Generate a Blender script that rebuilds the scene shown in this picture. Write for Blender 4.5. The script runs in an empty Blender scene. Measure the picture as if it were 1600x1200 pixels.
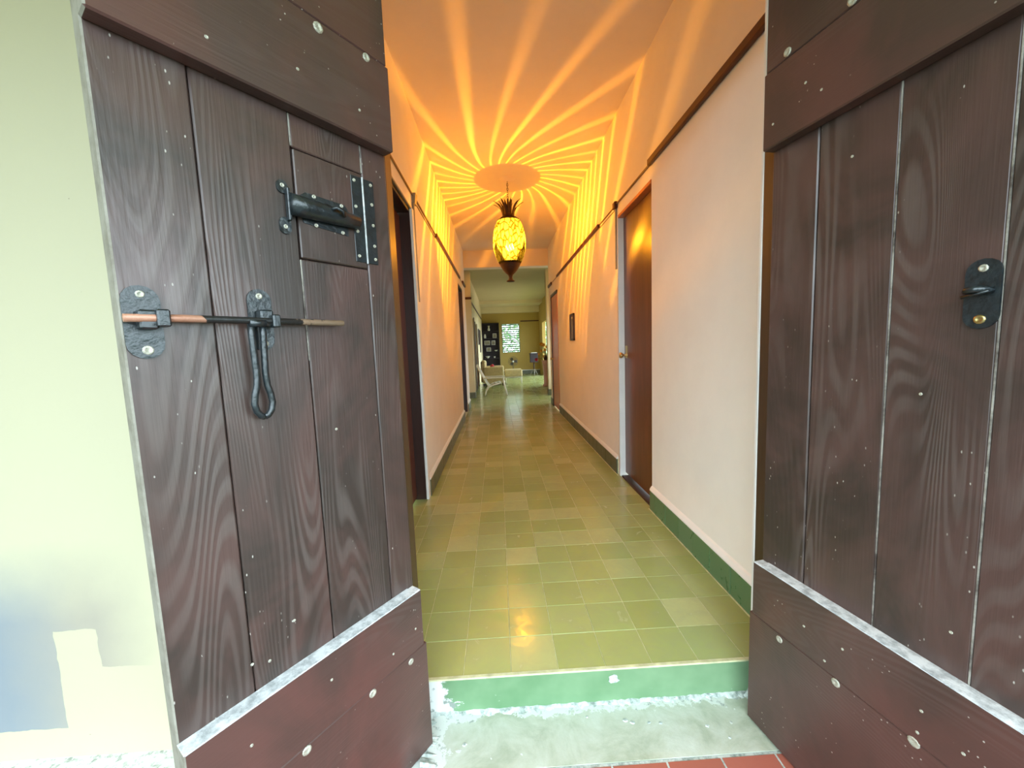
import bpy, bmesh, math, random
from mathutils import Vector, Matrix
random.seed(7)
S = bpy.context.scene
COL = S.collection
PI = math.pi

# ------------------------------------------------------------------ camera
cd = bpy.data.cameras.new('camera'); cam = bpy.data.objects.new('camera', cd); COL.objects.link(cam)
cd.sensor_width = 36; cd.lens = 603.2 / 1600 * 36; cd.clip_start = 0.02; cd.clip_end = 200
rt = Vector((0.99862, -0.03661, -0.03759)); up = Vector((0.04097, 0.09647, 0.99449)); fw = Vector((0.03278, 0.99466, -0.09783))
cam.matrix_world = Matrix(((rt.x, up.x, -fw.x, 0), (rt.y, up.y, -fw.y, 0), (rt.z, up.z, -fw.z, 1.36), (0, 0, 0, 1)))
S.camera = cam
# ------------------------------------------------------------------ sky, exposure
W = bpy.data.worlds.new('World'); S.world = W; W.use_nodes = True
bg = W.node_tree.nodes['Background']; bg.inputs[0].default_value = (0.78, 0.96, 1.06, 1); bg.inputs[1].default_value = 7.8
S.view_settings.view_transform = 'Standard'; S.view_settings.look = 'None'
S.view_settings.exposure = 0.0; S.view_settings.gamma = 1.0
try: S.view_settings.use_curve_mapping = False
except Exception: pass
LAMP_POWER = 440.0
FILL = 1.0

# ------------------------------------------------------------------ node helpers
def mat(name):
    m = bpy.data.materials.new(name); m.use_nodes = True
    nt = m.node_tree; b = nt.nodes['Principled BSDF']
    return m, nt, b
def N(nt, typ, **k):
    n = nt.nodes.new(typ)
    for a, v in k.items(): setattr(n, a, v)
    return n
def setin(n, i, v): n.inputs[i].default_value = v
def L(nt, a, b): nt.links.new(a, b)
def coords(nt, scale=(1, 1, 1), rand=False, kind='Object'):
    t = N(nt, 'ShaderNodeTexCoord'); mp = N(nt, 'ShaderNodeMapping'); setin(mp, 'Scale', scale)
    src = t.outputs[kind]
    if rand:
        oi = N(nt, 'ShaderNodeObjectInfo'); mu = N(nt, 'ShaderNodeMath', operation='MULTIPLY'); setin(mu, 1, 37.0)
        L(nt, oi.outputs['Random'], mu.inputs[0]); va = N(nt, 'ShaderNodeVectorMath', operation='ADD')
        L(nt, src, va.inputs[0]); L(nt, mu.outputs[0], va.inputs[1]); src = va.outputs[0]
    L(nt, src, mp.inputs[0]); return mp.outputs[0]
def noise(nt, vec, scale, detail=4, rough=0.55, dist=0.0):
    n = N(nt, 'ShaderNodeTexNoise'); L(nt, vec, n.inputs['Vector']); setin(n, 'Scale', scale); setin(n, 'Detail', detail)
    setin(n, 'Roughness', rough); setin(n, 'Distortion', dist); return n.outputs['Fac']
def ramp(nt, fac, stops):
    r = N(nt, 'ShaderNodeValToRGB'); e = r.color_ramp.elements
    while len(e) < len(stops): e.new(0.5)
    for i, (p, c) in enumerate(stops):
        e[i].position = p; e[i].color = (c, c, c, 1) if isinstance(c, (int, float)) else (*c, 1)
    L(nt, fac, r.inputs[0]); return r.outputs[0]
def mixc(nt, fac, a, b, mode='MIX'):
    m = N(nt, 'ShaderNodeMix', data_type='RGBA', blend_type=mode)
    for i, v in ((0, fac), (6, a), (7, b)):
        if hasattr(v, 'is_linked'): L(nt, v, m.inputs[i])
        else: m.inputs[i].default_value = v if i == 0 else (*v, 1)
    return m.outputs[2]
def math_(nt, op, a, b=0.0, clamp=False):
    m = N(nt, 'ShaderNodeMath', operation=op); m.use_clamp = clamp
    for i, v in ((0, a), (1, b)):
        if hasattr(v, 'is_linked'): L(nt, v, m.inputs[i])
        else: m.inputs[i].default_value = v
    return m.outputs[0]
def bump(nt, b, h, strength, dist=0.01):
    bn = N(nt, 'ShaderNodeBump'); setin(bn, 'Strength', strength); setin(bn, 'Distance', dist)
    L(nt, h, bn.inputs['Height']); L(nt, bn.outputs[0], b.inputs['Normal'])
def simple(name, col, rough=0.5, metal=0.0, spec=0.5, vary=0.12, scale=12, bumps=0.0):
    m, nt, b = mat(name); v = coords(nt); n = noise(nt, v, scale)
    lo = tuple(c * (1 - vary) for c in col); hi = tuple(min(1, c * (1 + vary)) for c in col)
    L(nt, ramp(nt, n, [(0.3, lo), (0.7, hi)]), b.inputs['Base Color'])
    setin(b, 'Roughness', rough); setin(b, 'Metallic', metal); setin(b, 'Specular IOR Level', spec)
    if bumps: bump(nt, b, n, bumps)
    return m

# painted wood with grain, chips and specks
def painted_wood(name, vertical=True, dark=(0.036, 0.023, 0.018), base=(0.084, 0.045, 0.038)):
    m, nt, b = mat(name)
    # growth rings: contour lines of a smooth field stretched along the grain
    v = coords(nt, (5.5, 1, 0.55) if vertical else (0.55, 1, 5.5), rand=True)
    fld = noise(nt, v, 1.0, 1.0, 0.4, 0.3)
    ring = math_(nt, 'SINE', math_(nt, 'MULTIPLY', fld, 260.0))
    ring = ramp(nt, math_(nt, 'MULTIPLY_ADD', ring, 0.5), [(0.25, 0.0), (0.85, 1.0)])
    fib = noise(nt, coords(nt, (1, 1, 0.03) if vertical else (0.03, 1, 1), rand=True), 160, 2, 0.6)
    blot = noise(nt, coords(nt, (1, 1, 0.7), rand=True), 3.2, 4, 0.6, 0.8)
    big = ramp(nt, blot, [(0.38, 0.0), (0.60, 1.0)])
    c0 = mixc(nt, big, dark, base)
    gv = ramp(nt, noise(nt, coords(nt, (2.5, 1, 0.5) if vertical else (0.5, 1, 2.5), rand=True), 2.6, 3), [(0.45, 0.10), (0.65, 1.0)])
    if not vertical: gv = math_(nt, 'MULTIPLY', gv, 0.35)
    gr = math_(nt, 'MULTIPLY', math_(nt, 'MULTIPLY', ring, gv), 0.38)
    c1 = mixc(nt, gr, c0, (0.15, 0.118, 0.105))
    vo = N(nt, 'ShaderNodeTexVoronoi', feature='F1'); vs = coords(nt, (1, 1, 0.45) if vertical else (0.8, 1, 0.8), rand=True); L(nt, vs, vo.inputs['Vector']); setin(vo, 'Scale', 70.0)
    jit = math_(nt, 'MULTIPLY', noise(nt, vs, 240, 1), 0.12)
    dot = ramp(nt, math_(nt, 'ADD', vo.outputs['Distance'], jit), [(0.13, 1.0), (0.19, 0.0)])
    zone = ramp(nt, noise(nt, coords(nt, (1, 1, 0.12) if vertical else (0.7, 1, 0.4), rand=True), 13, 2), [(0.53, 0.0), (0.61, 1.0)])
    pick = math_(nt, 'GREATER_THAN', noise(nt, vs, 31, 0), 0.47)
    sp = math_(nt, 'MULTIPLY', math_(nt, 'MULTIPLY', dot, zone), pick)
    scr = ramp(nt, noise(nt, coords(nt, (1, 1, 0.4), rand=True), 26, 6, 0.75, 1.5), [(0.73, 0.0), (0.755, 0.8)])
    sp2 = math_(nt, 'MAXIMUM', sp, scr)
    c2 = mixc(nt, sp2, c1, (0.46, 0.42, 0.37))
    L(nt, c2, b.inputs['Base Color'])
    L(nt, math_(nt, 'ADD', math_(nt, 'MULTIPLY', big, -0.10), 0.42), b.inputs['Roughness'])
    setin(b, 'Specular IOR Level', 0.6)
    h = math_(nt, 'ADD', math_(nt, 'MULTIPLY', math_(nt, 'MULTIPLY', ring, gv), 0.6), math_(nt, 'MULTIPLY', fib, 0.7))
    h = math_(nt, 'SUBTRACT', h, math_(nt, 'MULTIPLY', sp2, 0.5))
    bump(nt, b, h, 0.30, 0.0025)
    return m
M = {}
M['plank'] = painted_wood('door_planks')
M['board'] = painted_wood('door_boards', False, (0.060, 0.032, 0.026), (0.095, 0.042, 0.035))
def worn(name, a, b_, sc=30, rough=0.7):
    m, nt, b = mat(name); n = noise(nt, coords(nt, (1, 1, 1), True), sc, 6, 0.7)
    L(nt, ramp(nt, n, [(0.36, a), (0.58, b_)]), b.inputs['Base Color']); setin(b, 'Roughness', rough); bump(nt, b, n, 0.4, 0.003); return m
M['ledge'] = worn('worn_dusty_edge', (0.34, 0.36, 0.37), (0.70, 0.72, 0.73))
M['endgrain'] = worn('faded_edge_paint', (0.15, 0.13, 0.10), (0.23, 0.21, 0.17), 14)
M['caulk'] = worn('flaking_white_caulk', (0.045, 0.03, 0.025), (0.34, 0.31, 0.27), 9)
M['iron'] = simple('black_painted_iron', (0.012, 0.017, 0.020), 0.30, 0.0, 0.7, 0.5, 60, 0.25)
M['screw'] = simple('pale_screw_heads', (0.46, 0.44, 0.36), 0.45, 0.3, 0.5, 0.35, 160, 0.3)
M['brass'] = simple('brass', (0.55, 0.42, 0.18), 0.3, 0.9)
M['chrome'] = simple('chrome', (0.65, 0.6, 0.55), 0.15, 1.0)
M['bronze'] = simple('dark_bronze', (0.045, 0.016, 0.010), 0.42, 0.3, 0.5, 0.3, 30)
# ------- rod: copper with black paint left on it
m, nt, b = mat('rod_metal'); v = coords(nt); n = noise(nt, v, 22, 6, 0.7)
sx = N(nt, 'ShaderNodeSeparateXYZ'); L(nt, v, sx.inputs[0])
cop = ramp(nt, sx.outputs[0], [(0.22, (0.36, 0.27, 0.19)), (0.42, (0.34, 0.23, 0.16)), (0.60, (0.42, 0.20, 0.13))])
zone = ramp(nt, sx.outputs[0], [(0.30, 0.5), (0.42, 0.85), (0.55, 0.75), (0.60, 0.1)])
f = math_(nt, 'GREATER_THAN', zone, math_(nt, 'ADD', n, 0.12))
L(nt, mixc(nt, f, cop, (0.02, 0.02, 0.02)), b.inputs['Base Color']); setin(b, 'Roughness', 0.4); setin(b, 'Metallic', 0.2); bump(nt, b, n, 0.3); M['rod'] = m
# ------- plaster
def plaster(name, col, sc=3.0, bs=0.08, vary=0.05, rough=0.75):
    m, nt, b = mat(name); v = coords(nt); n = noise(nt, v, sc, 5, 0.6)
    lo = tuple(c * (1 - vary) for c in col)
    L(nt, ramp(nt, n, [(0.3, lo), (0.65, col)]), b.inputs['Base Color']); setin(b, 'Roughness', rough); setin(b, 'Specular IOR Level', 0.3)
    bump(nt, b, noise(nt, v, 35, 5, 0.6), bs, 0.01); return m
M['shade_wall'] = plaster('shade_wall_paint', (0.62, 0.62, 0.50))
M['wall'] = plaster('hall_plaster', (0.87, 0.83, 0.77))
M['white'] = plaster('white_gloss_paint', (0.82, 0.82, 0.80), 8, 0.05, 0.06, 0.4)
M['ceil'] = plaster('ceiling_plaster', (0.84, 0.74, 0.68), 2.0, 0.10)
M['olive'] = plaster('living_room_olive_paint', (0.50, 0.35, 0.10), 2.0, 0.05)
M['cream'] = plaster('living_room_cream_paint', (0.74, 0.62, 0.40), 2.0, 0.05)
M['lceil'] = plaster('living_room_ceiling_paint', (0.56, 0.45, 0.28), 2.0, 0.05)
M['bounce'] = plaster('yellow_bounce_paint', (0.76, 0.62, 0.04), 2.0, 0.05)
# facade with old paint around a fresh patch
m, nt, b = mat('facade_paint'); v = coords(nt); sx = N(nt, 'ShaderNodeSeparateXYZ'); L(nt, v, sx.inputs[0]); X, Z = sx.outputs[0], sx.outputs[2]
wob = math_(nt, 'MULTIPLY', math_(nt, 'SUBTRACT', noise(nt, v, 7, 3), 0.5), 0.09)
Xw = math_(nt, 'ADD', X, wob); Zw = math_(nt, 'ADD', Z, wob)
zlow = ramp(nt, Zw, [(0.40, 1.0), (0.72, 0.0)])
xl = ramp(nt, math_(nt, 'ADD', math_(nt, 'MULTIPLY', Xw, -1.0), -1.0), [(0.33, 0.0), (0.55, 0.9)])
dirty = math_(nt, 'MULTIPLY', zlow, xl)
nx = math_(nt, 'MULTIPLY', math_(nt, 'SUBTRACT', noise(nt, v, 14, 2), 0.5), 0.02)
Xs = math_(nt, 'ADD', X, nx); Zs = math_(nt, 'ADD', Z, nx)
c1 = math_(nt, 'MULTIPLY', math_(nt, 'GREATER_THAN', Xs, -1.70), math_(nt, 'LESS_THAN', Zs, 0.365))
c2 = math_(nt, 'MULTIPLY', math_(nt, 'GREATER_THAN', Xs, -1.545), math_(nt, 'GREATER_THAN', Zs, 0.21))
cl = math_(nt, 'SUBTRACT', c1, c2, True)
cl2 = math_(nt, 'LESS_THAN', Zs, -0.03)
clean = math_(nt, 'MAXIMUM', cl, cl2)
dirty = math_(nt, 'MULTIPLY', dirty, math_(nt, 'SUBTRACT', 1.0, clean))
tint = ramp(nt, math_(nt, 'ADD', math_(nt, 'MULTIPLY', Xw, -1.0), -1.3), [(0.30, (0.30, 0.27, 0.22)), (0.60, (0.18, 0.21, 0.25))])
c = mixc(nt, dirty, (0.45, 0.415, 0.285), tint)
spk = ramp(nt, noise(nt, v, 60, 2), [(0.80, 0.0), (0.82, 1.0)])
c = mixc(nt, spk, c, (0.25, 0.2, 0.15))
L(nt, c, b.inputs['Base Color']); setin(b, 'Roughness', 0.65); bump(nt, b, noise(nt, v, 20, 5), 0.06, 0.01); M['facade'] = m
# ------- tiles
def tile_mat(name, cols, rough=(0.12, 0.3), dirt=0.3, spec=0.5):
    m, nt, b = mat(name); oi = N(nt, 'ShaderNodeObjectInfo'); geo = N(nt, 'ShaderNodeNewGeometry')
    r = math_(nt, 'FRACT', math_(nt, 'ADD', oi.outputs['Random'], geo.outputs['Random Per Island']))
    k = ramp(nt, r, [(i / (len(cols) - 1), c) for i, c in enumerate(cols)])
    v = coords(nt, (1, 1, 1), kind='Generated' if False else 'Object', rand=True)
    n = noise(nt, v, 14, 5, 0.65, 0.8)
    k2 = mixc(nt, math_(nt, 'MULTIPLY', ramp(nt, n, [(0.35, 0.0), (0.7, 1.0)]), dirt), k, (0.34, 0.36, 0.22))
    n2 = noise(nt, v, 4, 4)
    L(nt, mixc(nt, math_(nt, 'MULTIPLY', n2, 0.22), k2, (0.09, 0.11, 0.05)), b.inputs['Base Color'])
    spk = ramp(nt, noise(nt, v, 45, 2), [(0.74, 0.0), (0.77, 1.0)])
    L(nt, ramp(nt, n, [(0.3, rough[0]), (0.75, rough[1])]), b.inputs['Roughness']); setin(b, 'Specular IOR Level', spec)
    bump(nt, b, n, 0.05, 0.01); return m
M['tile'] = tile_mat('olive_cement_tile', [(0.34, 0.40, 0.12), (0.40, 0.46, 0.155), (0.36, 0.43, 0.135), (0.50, 0.54, 0.23), (0.36, 0.44, 0.145), (0.42, 0.45, 0.165)])
M['basetile'] = tile_mat('green_skirting_tile', [(0.045, 0.13, 0.05), (0.08, 0.19, 0.085), (0.055, 0.15, 0.06), (0.10, 0.20, 0.10)], (0.25, 0.4), 0.12)
M['grout'] = simple('pale_grout', (0.58, 0.58, 0.34), 0.8, 0, 0.3, 0.25, 20)
M['baseold'] = tile_mat('dark_skirting_tile', [(0.07, 0.075, 0.045), (0.10, 0.10, 0.06), (0.085, 0.09, 0.05)], (0.3, 0.5), 0.2)
M['brick'] = tile_mat('red_clay_tile', [(0.36, 0.085, 0.06), (0.44, 0.12, 0.085), (0.40, 0.10, 0.07)], (0.5, 0.7), 0.0)
# riser: green gloss paint with plaster patch at its left end
m, nt, b = mat('green_step_paint'); v = coords(nt); sx = N(nt, 'ShaderNodeSeparateXYZ'); L(nt, v, sx.inputs[0])
n = noise(nt, coords(nt, (1, 1, 2)), 9, 6, 0.7); n2 = noise(nt, v, 3, 4)
g = ramp(nt, n2, [(0.3, (0.08, 0.18, 0.08)), (0.7, (0.20, 0.32, 0.18))])
ex = ramp(nt, math_(nt, 'ADD', math_(nt, 'MULTIPLY', sx.outputs[0], -1.0), math_(nt, 'MULTIPLY', n, 0.30)), [(0.40, 0.0), (0.415, 1.0)])
er = ramp(nt, math_(nt, 'ADD', sx.outputs[0], math_(nt, 'MULTIPLY', n, 0.4)), [(1.13, 0.0), (1.16, 1.0)]) if False else ramp(nt, n, [(0.70, 0.0), (0.715, 1.0)])
f = math_(nt, 'MAXIMUM', ex, er)
pl = ramp(nt, noise(nt, v, 24, 5), [(0.40, (0.22, 0.25, 0.22)), (0.47, (0.68, 0.70, 0.66))])
L(nt, mixc(nt, f, g, pl), b.inputs['Base Color']); L(nt, ramp(nt, f, [(0, 0.3), (1, 0.8)]), b.inputs['Roughness']); bump(nt, b, f, 0.3, 0.003); M['riser'] = m
# concrete step
m, nt, b = mat('step_concrete'); v = coords(nt); sx = N(nt, 'ShaderNodeSeparateXYZ'); L(nt, v, sx.inputs[0])
n = noise(nt, v, 6, 6, 0.65, 0.5)
c = ramp(nt, n, [(0.3, (0.30, 0.34, 0.24)), (0.5, (0.47, 0.50, 0.40)), (0.72, (0.60, 0.63, 0.56))])
n3 = noise(nt, v, 12, 6, 0.75)
near = ramp(nt, math_(nt, 'ADD', sx.outputs[1], math_(nt, 'MULTIPLY', n3, 0.16)), [(1.0, 0.0), (1.0, 0.0)])
nearf = math_(nt, 'GREATER_THAN', math_(nt, 'ADD', sx.outputs[1], math_(nt, 'MULTIPLY', n3, 0.20)), 1.545)
leftf = math_(nt, 'GREATER_THAN', math_(nt, 'ADD', math_(nt, 'MULTIPLY', sx.outputs[0], -1.0), math_(nt, 'MULTIPLY', n3, 0.25)), 0.385)
rightf = math_(nt, 'GREATER_THAN', math_(nt, 'ADD', sx.outputs[0], math_(nt, 'MULTIPLY', n3, 0.25)), 1.13)
pf = math_(nt, 'MAXIMUM', math_(nt, 'MAXIMUM', nearf, leftf), rightf)
spl = ramp(nt, noise(nt, v, 26, 2, 0.4), [(0.735, 0.0), (0.745, 1.0)])
pf = math_(nt, 'MAXIMUM', pf, spl)
plc = ramp(nt, noise(nt, v, 34, 6, 0.7), [(0.36, (0.30, 0.33, 0.30)), (0.46, (0.66, 0.69, 0.64))])
L(nt, mixc(nt, pf, c, plc), b.inputs['Base Color']); setin(b, 'Roughness', 0.7); bump(nt, b, math_(nt, 'ADD', n3, pf), 0.25, 0.006); M['step'] = m
M['rubble'] = worn('plaster_rubble', (0.22, 0.27, 0.24), (0.56, 0.60, 0.56), 40, 0.85)
# varnished and stained doors
def varnish(name, a, b_, rough=0.28, sc=5):
    m, nt, b = mat(name); v = coords(nt, (1, 1, 0.08)); n = noise(nt, v, sc * 4, 6, 0.65, 1.0); n2 = noise(nt, coords(nt), 2.5, 3)
    c = ramp(nt, n, [(0.3, a), (0.7, b_)]); L(nt, mixc(nt, math_(nt, 'MULTIPLY', n2, 0.4), c, a), b.inputs['Base Color'])
    setin(b, 'Roughness', rough); bump(nt, b, n, 0.06); return m
M['stain'] = varnish('dark_stained_door', (0.085, 0.022, 0.010), (0.17, 0.048, 0.020))
M['orange_wood'] = varnish('orange_varnished_door', (0.50, 0.11, 0.015), (0.66, 0.19, 0.03))
M['jamb'] = varnish('dark_brown_jamb', (0.020, 0.006, 0.004), (0.045, 0.014, 0.009), 0.4)
M['post'] = varnish('doorpost_brown', (0.040, 0.022, 0.012), (0.075, 0.042, 0.024), 0.4)
M['rail'] = varnish('maroon_rail_paint', (0.05, 0.008, 0.006), (0.09, 0.016, 0.012), 0.45)
M['conduit'] = simple('grey_conduit_paint', (0.30, 0.27, 0.22), 0.5)
M['wire'] = simple('painted_wire', (0.20, 0.11, 0.05), 0.5)
M['cushion'] = simple('cream_fabric', (0.74, 0.60, 0.30), 0.9, 0, 0.2, 0.1, 20)
M['plastic'] = simple('white_plastic', (0.80, 0.76, 0.62), 0.35)
M['darkwood'] = simple('bookcase_wood', (0.020, 0.010, 0.014), 0.5, 0, 0.4, 0.3)
M['red'] = simple('red_fabric', (0.40, 0.03, 0.03), 0.8, 0, 0.3, 0.4, 40)
M['blackcloth'] = simple('black_fabric', (0.02, 0.02, 0.02), 0.9)
M['slat'] = simple('grey_green_louver_paint', (0.20, 0.24, 0.19), 0.5)
M['paper'] = simple('paper', (0.62, 0.60, 0.52), 0.7, 0, 0.3, 0.3, 30)
M['photo'] = simple('faded_print', (0.16, 0.14, 0.08), 0.3, 0, 0.5, 0.5, 14)
M['leaf'] = simple('bright_leaves', (0.40, 0.58, 0.32), 0.6, 0, 0.4, 0.5, 5)
M['lawn'] = simple('lawn', (0.06, 0.11, 0.04), 0.9, 0, 0.2, 0.4, 6)
M['terrace'] = simple('pink_terrace', (0.62, 0.42, 0.36), 0.6, 0, 0.4, 0.15, 4)
M['ground'] = simple('porch_ground', (0.10, 0.10, 0.08), 0.8, 0, 0.3, 0.2, 3)
M['petal_y'] = simple('yellow_orange_petals', (0.75, 0.38, 0.06), 0.6, 0, 0.3, 0.3, 20)
M['petal_r'] = simple('red_petals', (0.65, 0.03, 0.06), 0.6)
M['pink'] = simple('pink_glaze', (0.72, 0.42, 0.36), 0.35)
M['stem'] = simple('stems', (0.16, 0.20, 0.05), 0.7)

# ------------------------------------------------------------------ mesh helpers
class MB:
    def __init__(s): s.v = []; s.f = []; s.mi = []; s.sm = []
    def add(s, vs, fs, mi=0, smooth=False):
        o = len(s.v); s.v += [tuple(v) for v in vs]
        for i, f in enumerate(fs):
            s.f.append([o + k for k in f]); s.mi.append(mi[i] if isinstance(mi, (list, tuple)) else mi); s.sm.append(smooth)
        return s
    def box(s, a, b, mi=0, faces=None):   # faces: (x-,x+,y-,y+,z-,z+) material per side
        x0, y0, z0 = a; x1, y1, z1 = b
        vs = [(x0, y0, z0), (x1, y0, z0), (x1, y1, z0), (x0, y1, z0), (x0, y0, z1), (x1, y0, z1), (x1, y1, z1), (x0, y1, z1)]
        fs = [(0, 4, 7, 3), (1, 2, 6, 5), (0, 1, 5, 4), (3, 7, 6, 2), (0, 3, 2, 1), (4, 5, 6, 7)]
        return s.add(vs, fs, list(faces) if faces else mi)
    def cbox(s, a, b, c=0.003, mi=0, topmi=None):   # chamfered on all 12 edges (26 faces)
        bm = bmesh.new(); bmesh.ops.create_cube(bm, size=1)
        for v in bm.verts: v.co = Vector([(a[i] + b[i]) / 2 + v.co[i] * (b[i] - a[i]) for i in range(3)])
        bmesh.ops.bevel(bm, geom=bm.edges[:], offset=c, segments=1, affect='EDGES'); bm.normal_update()
        o = len(s.v); bm.verts.index_update(); s.v += [tuple(v.co) for v in bm.verts]
        for f in bm.faces:
            s.f.append([o + v.index for v in f.verts]); k = mi
            if topmi:
                n = f.normal
                for ax, sg, mm in topmi:
                    if n[ax] * sg > 0.6: k = mm
            s.mi.append(k); s.sm.append(False)
        bm.free(); return s
    def tube(s, pts, r, n=8, mi=0, cap=True, smooth=True):
        pts = [Vector(p) for p in pts]; rs = r if isinstance(r, (list, tuple)) else [r] * len(pts)
        vs = []; fs = []; prev = None
        for i, p in enumerate(pts):
            t = (pts[min(i + 1, len(pts) - 1)] - pts[max(i - 1, 0)]).normalized()
            if prev is None:
                a = Vector((0, 0, 1)) if abs(t.z) < 0.9 else Vector((1, 0, 0)); u = t.cross(a).normalized()
            else: u = (prev - t * prev.dot(t)).normalized()
            prev = u; w = t.cross(u)
            for k in range(n):
                an = 2 * PI * k / n; vs.append(p + (u * math.cos(an) + w * math.sin(an)) * rs[i])
        for i in range(len(pts) - 1):
            for k in range(n): fs.append((i * n + k, i * n + (k + 1) % n, (i + 1) * n + (k + 1) % n, (i + 1) * n + k))
        if cap: fs.append(tuple(reversed(range(n)))); fs.append(tuple(range((len(pts) - 1) * n, len(pts) * n)))
        return s.add(vs, fs, mi, smooth)
    def lathe(s, prof, n=24, mi=0, c=(0, 0, 0), smooth=True, cap=False):
        vs = []; fs = []
        for (r, z) in prof:
            for k in range(n):
                a = 2 * PI * k / n; vs.append((c[0] + r * math.cos(a), c[1] + r * math.sin(a), c[2] + z))
        for i in range(len(prof) - 1):
            for k in range(n): fs.append((i * n + k, i * n + (k + 1) % n, (i + 1) * n + (k + 1) % n, (i + 1) * n + k))
        if cap: fs.append(tuple(reversed(range(n)))); fs.append(tuple(range((len(prof) - 1) * n, len(prof) * n)))
        return s.add(vs, fs, mi, smooth)
    def prism(s, poly, y0, y1, mi=0):    # poly in x,z ; extruded along y
        n = len(poly); vs = [(x, y0, z) for x, z in poly] + [(x, y1, z) for x, z in poly]
        fs = [tuple(range(n)), tuple(reversed(range(n, 2 * n)))] + [(i, i + n, (i + 1) % n + n, (i + 1) % n) for i in range(n)]
        return s.add(vs, fs, mi)
    def build(s, name, mats, parent=None, loc=None):
        me = bpy.data.meshes.new(name); me.from_pydata(s.v, [], s.f)
        for m in (mats if isinstance(mats, (list, tuple)) else [mats]): me.materials.append(M[m] if isinstance(m, str) else m)
        for p, k, q in zip(me.polygons, s.mi, s.sm): p.material_index = k; p.use_smooth = q
        bm = bmesh.new(); bm.from_mesh(me); bmesh.ops.recalc_face_normals(bm, faces=bm.faces[:]); bm.to_mesh(me); bm.free()
        me.update()
        o = bpy.data.objects.new(name, me); COL.objects.link(o)
        if parent: o.parent = parent
        if loc: o.location = loc
        return o
def empty(name, loc=(0, 0, 0), rz=0):
    o = bpy.data.objects.new(name, None); COL.objects.link(o); o.location = loc; o.rotation_euler = (0, 0, rz); o.empty_display_size = 0.1; return o
def tag(o, label=None, cat=None, group=None, kind=None):
    if label: o['label'] = label
    if cat: o['category'] = cat
    if group: o['group'] = group
    if kind: o['kind'] = kind
    return o
def struct(name, mb, mats, parent=None):
    o = mb.build(name, mats, parent)
    if not parent: o['kind'] = 'structure'
    return o
def share(src, name, parent, loc, rot=None):
    o = bpy.data.objects.new(name, src.data); COL.objects.link(o); o.parent = parent; o.location = loc
    if rot: o.rotation_euler = rot
    return o

# ------------------------------------------------------------------ measurements
R, LW, HC = 1.20, -0.69, 3.50
FY0, FY1 = 1.405, 1.49            # front wall
OX0, OX1 = -0.36, 1.02            # opening between the posts
HE = 8.85                         # end of the hall

# ------------------------------------------------------------------ shell
# floor: grout bed with cement tiles as parts
fl = struct('floor', MB().box((-4.0, FY1, -0.14), (4.0, 18.8, -0.0019), 0), ['grout'])
T = 0.2
def tile_mesh(sz=(T, T), g=0.0012, h=0.006, c=0.0015):
    x, y = sz[0] / 2 - g, sz[1] / 2 - g
    mb = MB(); vs = [(-x, -y, -h), (x, -y, -h), (x, y, -h), (-x, y, -h), (-x, -y, -c), (x, -y, -c), (x, y, -c), (-x, y, -c),
                     (-x + c, -y + c, 0), (x - c, -y + c, 0), (x - c, y - c, 0), (-x + c, y - c, 0)]
    fs = [(0, 1, 5, 4), (1, 2, 6, 5), (2, 3, 7, 6), (3, 0, 4, 7), (4, 5, 9, 8), (5, 6, 10, 9), (6, 7, 11, 10), (7, 4, 8, 11), (8, 9, 10, 11)]
    return mb.add(vs, fs)
xs = [-0.6 + T * i for i in range(9)]     # full tiles from -0.6 to 1.2
first = {}
def put_tile(x0, x1, y0, y1, name='tile', parent=None, matn='tile', z=0.0):
    key = (round(x1 - x0, 3), round(y1 - y0, 3), matn); loc = ((x0 + x1) / 2, (y0 + y1) / 2, z + random.uniform(-0.0004, 0.0004))
    rot = (random.gauss(0, 0.0012), random.gauss(0, 0.0012), 0)
    if key not in first:
        o = tile_mesh((x1 - x0, y1 - y0)).build(name, matn, parent); first[key] = o; o.location = loc; o.rotation_euler = rot
    else: share(first[key], name, parent, loc, rot)
cols = [(-0.69, -0.6)] + [(x, x + T) for x in xs]
row = 0; y = FY1
while row < 29:
    for (a, b_) in cols: put_tile(a, b_, y, y + T, parent=fl)
    y += T; row += 1
rest = MB()
def add_flat(mb, x0, x1, y0, y1):
    tm = tile_mesh((x1 - x0, y1 - y0)); mb.add([(vx + (x0 + x1) / 2, vy + (y0 + y1) / 2, vz + random.uniform(-.0003, .0003)) for vx, vy, vz in tm.v], tm.f)
yy = y
while yy < 18.6:
    if yy < HE: cc = cols
    else: cc = [(-4.0 + T * i, -4.0 + T * (i + 1)) for i in range(40)]
    for (a, b_) in cc: add_flat(rest, a, b_, yy, yy + T)
    yy += T
o = rest.build('far_tiles', 'tile', fl); o['kind'] = 'stuff'
# doorway recess floor on the left
for i in range(6): put_tile(-0.89, -0.69, 2.30 + i * T, 2.30 + (i + 1) * T, parent=fl)

# ceilings
struct('ceiling', MB().box((-1.2, FY1 - 0.085, HC), (1.8, HE + 0.25, HC + 0.1)), ['ceil'])
struct('ceiling_living_room', MB().box((-4.0, HE + 0.25, 3.34), (4.0, 18.8, 3.5)), ['lceil'])
struct('trim_1', MB().box((LW - 0.6, HE, 3.13), (R + 0.6, HE + 0.25, HC)), ['ceil'])      # cross beam at the hall's end
struct('trim_2', MB().box((-0.9, 18.25, 2.92), (2.2, 18.6, 3.2)).box((-0.9, 17.0, 3.2), (2.2, 18.6, 3.34)), ['cream'])

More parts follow.
